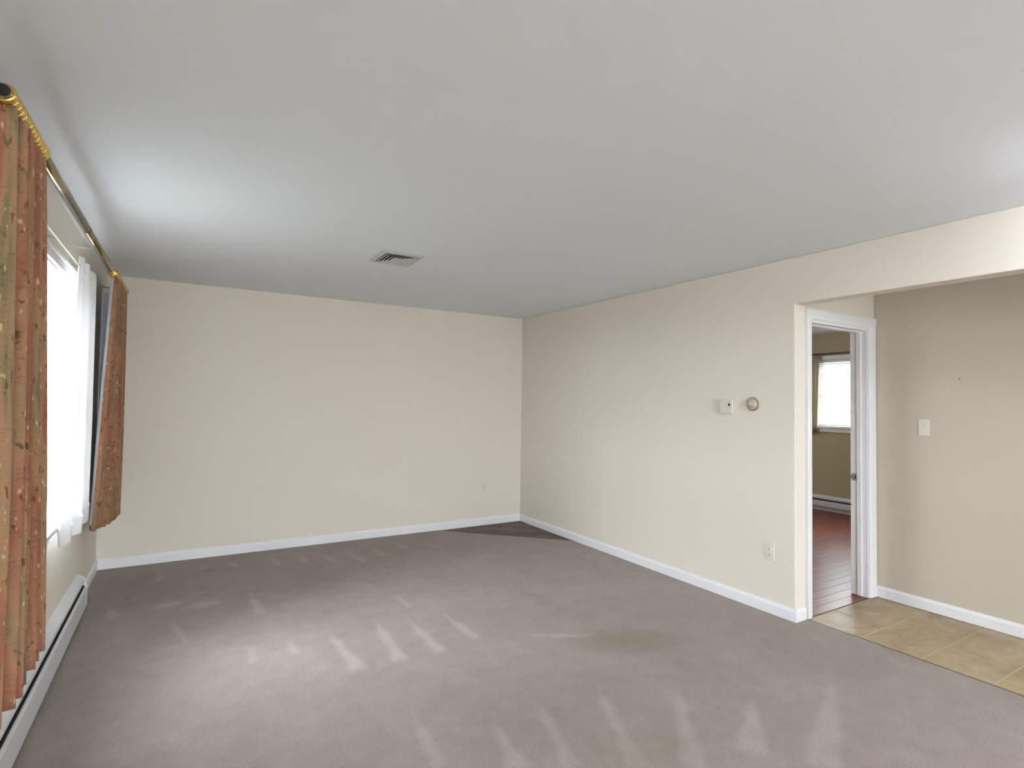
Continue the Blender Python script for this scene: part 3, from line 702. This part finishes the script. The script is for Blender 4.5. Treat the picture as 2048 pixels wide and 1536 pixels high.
# ribbed sliding ring: half-round bead torus slices
ring_bm = B(); lathe(ring_bm, [(-.013, .0205), (-.012, .0245), (-.006, .0275), (.006, .0275), (.012, .0245), (.013, .0205)], 1, (0, 0, 0), 24)
rme = bpy.data.meshes.new('slide_ring'); bmesh.ops.recalc_face_normals(ring_bm, faces=ring_bm.faces); ring_bm.to_mesh(rme); ring_bm.free(); rme.materials.append(MATS['brass'])
bm.free()
eye_bm = B()
tube(eye_bm, [(0, 0, -.026), (0, 0, -.034), (.0, .004, -.04), (0, 0, -.046), (0, -.004, -.04), (0, 0, -.034)], .0018, 6)
eme = bpy.data.meshes.new('ring_eye'); eye_bm.to_mesh(eme); eye_bm.free(); eme.materials.append(MATS['brass'])
def rings(y0, y1, n):
    for i in range(n):
        yy = lerp(y0, y1, i/(n-1))
        o = bpy.data.objects.new('slide_ring', rme); C.objects.link(o); o.parent = rod
        o.location = (0, yy-3.65, rz(yy)-rz(3.65))
        e = bpy.data.objects.new('ring_eye', eme); C.objects.link(e); e.parent = o
rings(1.955, 2.375, 14); rings(4.61, 5.395, 23)
for yy in (2.42, 3.92, 5.41):
    bm = B(); tube(bm, [(XL+.004, yy, rz(yy)+.012), (XL+.07, yy, rz(yy)+.006), (RX-.012, yy, rz(yy)+.001)], .0035, 8)
    box(bm, XL, XL+.004, yy-.008, yy+.008, rz(yy)-.02, rz(yy)+.03)
    br = obj('bracket', bm, 'rod_brass' if yy != 3.92 else 'sheer_rod_white', rod)

# ------------------------------------------------------------------ drapes
ZD0, ZD1 = 2.222, .50
def drape(name, label, top, bot, waves, seed, flat_end, z_top):
    base = top[0]
    t = thing(name, (base[0], base[1], ZD1), label, 'drape', 'printed drapes on the brass rod')
    cloth('fabric', top, bot, z_top, ZD1, waves, .022, .036, 'drape_print', t, 0, 240, 40, seed, .0015, flat_end, .004)
    side = .004
    cloth('lining', top, bot, z_top, ZD1, waves, .022, .036, 'lining', t, DSIGN*side, 240, 40, seed, 0, flat_end, .004, j0=0, j1=39)
    return t
# far panel: plan polyline from leading edge to rod end, then back to the wall
DSIGN = -1
drape('drape', 'rust floral print drape hanging near the far corner',
      [(RX+.006, 4.60), (RX+.010, 4.95), (RX+.012, 5.36), (RX-.02, 5.40), (XL+.006, 5.41)],
      [(XL+.058, 4.70), (RX-.012, 4.98), (RX+.012, 5.30), (RX-.02, 5.36), (XL+.006, 5.38)], 11, 3, .17, rz(5)-.03)
DSIGN = 1
drape('drape', 'rust floral print drape in the near left foreground',
      [(RX, 2.40), (RX, 1.98), (RX-.02, 1.95), (XL+.006, 1.94)],
      [(RX-.005, 2.70), (RX-.005, 2.0), (RX-.03, 1.955), (XL+.006, 1.94)], 9.3, 8, .2, rz(2.1)-.028)

# sheer on its own slim rod
SX = XL+.07
sr = thing('sheer_rod', (SX, 3.65, 2.14), 'slim white sash rod under the brass rod', 'curtain rod')
bm = B()
cor = [(XL+.002, 4.46, 2.14), (SX-.015, 4.46, 2.14), (SX-.004, 4.455, 2.14), (SX, 4.44, 2.14), (SX, 2.86, 2.14), (SX-.004, 2.845, 2.14), (SX-.015, 2.84, 2.14), (XL+.002, 2.84, 2.14)]
tube(bm, cor, .0048, 10); obj('rod', bm, 'sheer_rod_white', sr)
for yy in (3.3, 3.95):
    bm = B(); box(bm, XL, XL+.003, yy-.007, yy+.007, 2.165, 2.205); tube(bm, [(XL+.003, yy, 2.18), (XL+.05, yy, 2.165), (SX, yy, 2.147)], .002, 6); obj('bracket', bm, 'steel', sr)
sh = thing('sheer_curtain', (SX, 3.75, .66), 'white sheer curtain gathered at the window side', 'curtain')
stop_ = [(SX+.006, 3.76), (SX+.008, 4.1), (SX+.004, 4.45)]
sbot = [(SX-.006, 3.60), (SX+.018, 3.95), (SX+.0, 4.50)]
cloth('panel', stop_, sbot, 2.195, .75, 2.9, .012, .028, 'sheer', sh, 0, 140, 30, 5, 0, 0)
def at_v(v): return [tuple(lerp(a, b, v) for a, b in zip(p, q)) for p, q in zip(stop_, sbot)]
cloth('hem', sbot, sbot, .752, .655, 2.9, .028, .028, 'sheer_hem', sh, 0, 140, 3, 5, 0, 0, .003)

# ------------------------------------------------------------------ wall plates and controls
def plate_frame(axis, wall, s, c, z, wd=.07, ht=.115, th=.006):
    """returns mapper (u along wall, v up, d out of wall) -> xyz box args"""
    def bx(bm, u0, u1, v0, v1, d0, d1, bev=0):
        a, b = sorted((wall+s*d0, wall+s*d1))
        if axis == 0: box(bm, a, b, c+u0, c+u1, z+v0, z+v1, bev)
        else: box(bm, c+u0, c+u1, a, b, z+v0, z+v1, bev)
    return bx
def outlet(axis, wall, s, c, z, label):
    bx = plate_frame(axis, wall, s, c, z)
    loc = (wall, c, z) if axis == 0 else (c, wall, z)
    t = thing('wall_outlet', loc, label, 'outlet', 'duplex outlets above the baseboards')
    bm = B(); bx(bm, -.035, .035, -.0575, .0575, 0, .006, .0025); obj('cover_plate', bm, 'plate_cream', t)
    for dz in (-.02, .02):
        bm = B(); bx(bm, -.017, .017, dz-.0145, dz+.0145, .005, .0085, .002); r = obj('receptacle', bm, 'plate_cream', t)
        bm = B(); bx(bm, -.008, -.0055, dz-.001, dz+.008, .008, .0088); bx(bm, .0055, .008, dz-.001, dz+.007, .008, .0088); bx(bm, -.0025, .0025, dz-.010, dz-.005, .008, .0088)
        h_ = obj('slots', bm, 'hole_dark'); h_.parent = r
    bm = B(); bx(bm, -.003, .003, -.003, .003, .006, .0072, .0008); obj('screw', bm, 'plate_cream', t)
outlet(1, YF, -1, 3.035, .43, 'cream duplex outlet low on the far wall')
outlet(0, XR, -1, 2.36, .42, 'cream duplex outlet low on the right wall near the opening')
# switch
sw = thing('light_switch', (XH, 1.845, 1.29), 'cream toggle light switch on the tan hall wall', 'switch')
bx = plate_frame(0, XH, -1, 1.845, 1.29)
bm = B(); bx(bm, -.036, .036, -.0585, .0585, 0, .007, .003); obj('cover_plate', bm, 'plate_white', sw)
bm = B(); bx(bm, -.0065, .0065, -.013, .013, .006, .008, .001); obj('toggle_surround', bm, 'plate_white', sw)
bm = B(); prism(bm, [(XH-.007, 1.287), (XH-.007, 1.297), (XH-.019, 1.303), (XH-.020, 1.298)], 1, 1.841, 1.849); obj('toggle', bm, 'plate_white', sw)
for dz in (-.03, .03):
    bm = B(); bx(bm, -.003, .003, dz-.003, dz+.003, .006, .008, .0008); obj('screw', bm, 'plate_cream', sw)
nl = B(); tube(nl, [(XH, 1.629, 1.633), (XH-.018, 1.629, 1.636)], .002, 8); tube(nl, [(XH-.018, 1.629, 1.636), (XH-.0195, 1.629, 1.6362)], .0045, 10)
tag(obj('picture_nail', nl, 'nail_grey'), 'small picture nail left in the tan hall wall', 'nail')
nl = B(); tube(nl, [(1.16, YF, 1.717), (1.16, YF-.006, 1.717)], .003, 8)
tag(obj('wall_anchor', nl, 'plate_cream'), 'tiny anchor left in the far wall', 'nail')

# square thermostat
th = thing('thermostat', (XR, 2.70, 1.42), 'square cream thermostat with a small display on right wall', 'thermostat')
bx = plate_frame(0, XR, -1, 2.70, 1.42)
bm = B(); bx(bm, -.058, .058, -.058, .058, 0, .008, .002); obj('back_plate', bm, 'plate_cream', th)
bm = B(); bx(bm, -.054, .054, -.055, .055, .008, .03, .005); bd = obj('body', bm, 'plate_cream', th)
bm = B(); bx(bm, -.052, .018, -.012, .036, .0295, .031, .001); o = obj('display_bezel', bm, 'plate_white'); o.parent = bd
bm = B(); bx(bm, -.038, -.022, .004, .024, .0305, .0318); o = obj('display', bm, 'screen_dark'); o.parent = bd
for dz in (-.03,):
    bm = B(); bx(bm, -.03, -.008, dz-.006, dz+.006, .0298, .0325, .001); o = obj('button', bm, 'plate_white'); o.parent = bd
# round thermostat
rd = thing('dial_thermostat', (XR, 2.493, 1.441), 'round stepped bronze dial thermostat on right wall', 'thermostat')
bm = B(); lathe(bm, [(0, .049), (-.006, .0495), (-.009, .047)], 0, (XR, 2.493, 1.441), 40); obj('base_ring', bm, 'bronze_dial', rd)
bm = B(); lathe(bm, [(-.009, .043), (-.018, .042), (-.021, .039), (-.021, .036), (-.026, .035), (-.028, .032)], 0, (XR, 2.493, 1.441), 40); obj('dial', bm, 'dial_light', rd)
bm = B(); lathe(bm, [(-.028, .027), (-.036, .0255), (-.038, .023), (-.037, .017), (-.041, .016), (-.043, .012), (-.0435, .001)], 0, (XR, 2.493, 1.441), 40); obj('centre_cap', bm, 'dial_light', rd)

# ------------------------------------------------------------------ ceiling diffuser
VX, VY = 1.277, 3.752
vt = thing('ceiling_vent', (VX, VY, H), 'white rectangular ceiling air diffuser with angled louvres', 'vent')
def rect_ring(bm, hx0, hy0, z0, hx1, hy1, z1, th):
    """sloped rectangular band from outer (hx0,hy0,z0) to inner (hx1,hy1,z1)"""
    def ringv(hx, hy, z): return [bm.verts.new((VX+a*hx, VY+b*hy, z)) for a, b in ((-1, -1), (1, -1), (1, 1), (-1, 1))]
    A, Bq, Cq, D = ringv(hx0, hy0, z0), ringv(hx1, hy1, z1), ringv(hx1, hy1, z1+th), ringv(hx0, hy0, z0+th)
    for P, Q in ((A, Bq), (Bq, Cq), (Cq, D), (D, A)):
        for i in range(4): bm.faces.new((P[i], P[(i+1) % 4], Q[(i+1) % 4], Q[i]))
bm = B(); rect_ring(bm, .150, .176, H-.004, .118, .140, H-.010, .003); rect_ring(bm, .118, .140, H-.010, .116, .138, H-.003, .001); obj('flange', bm, 'vent_grey', vt)
bobj('duct_shade', 'dark_slot', vt, VX-.115, VX+.115, VY-.137, VY+.137, H-.0028, H-.0012)  # flat black sheet standing in for the shade up the opening
for i in range(3):
    a = .112-.025*i; b = .134-.025*i
    bm = B(); rect_ring(bm, a, b, H-.0125, a-.0195, b-.0205, H-.0050, .001); obj('louvre', bm, 'vent_grey', vt)
bm = B(); box(bm, VX-.04, VX+.04, VY-.06, VY+.06, H-.0135, H-.0105, bev=.001); obj('centre_plate', bm, 'vent_grey', vt)
for sx in (-1, 1):
    bm = B(); tube(bm, [(VX+sx*.134, VY, H-.0085), (VX+sx*.134, VY, H-.0105)], .004, 10); obj('screw', bm, 'vent_grey', vt)

# ------------------------------------------------------------------ ceiling lamp by the opening, and unseen fill lamps added elsewhere
def ceiling_lamp(x, y, k, label):
    lp = thing('ceiling_lamp', (x, y, H), label, 'lamp', 'flush ceiling lamps')
    bm = B(); lathe(bm, [(0, .15), (-.02, .15), (-.025, .14)], 2, (x, y, H), 40); obj('canopy', bm, 'steel', lp)
    bm = B(); lathe(bm, [(-.025, .135), (-.05, .15), (-.08, .14), (-.105, .10), (-.118, .05), (-.12, .004)], 2, (x, y, H), 40); obj('glass_shade', bm, 'lamp_glass_'+k, lp)
ceiling_lamp(3.0, .35, 'opening', 'round white flush ceiling lamp beside the hall opening')
ceiling_lamp(.7, -4.5, 'room', 'added unseen fill lamp on the ceiling behind the camera')  # added to lift the far walls, out of view
ceiling_lamp(4.1, -.9, 'hall', 'added unseen fill lamp on the ceiling of the tiled hall')  # added only to brighten the hall
ceiling_lamp(5.5, 4.6, 'bedroom', 'added unseen fill lamp on the bedroom ceiling')  # added only to keep the bedroom from going dark

# ------------------------------------------------------------------ outdoors
bm = B(); box(bm, -60, 60, -60, 60, -.9, -.6)
struct('ground', bm, 'lawn', 'dull lawn outside the windows', 'ground')
bm = B(); box(bm, -6, 10, -18, YB-.16, -.6, -.15)  # unseen slab added to bounce daylight up to the ceiling
struct('patio', bm, 'bounce_paving', 'added pale slab bouncing daylight in at the rear door', 'patio')
bm = B(); box(bm, XO-1.7, XO, 1.1, 2.55, -.6, 2.9); box(bm, XO-1.76, XO, 1.04, 2.61, 2.9, 3.0)  # unseen block added to keep side sky off the window jamb
struct('sky_blocker', bm, 'blocker_grey', 'added unseen block that shades the window jamb from outside', 'light blocker')
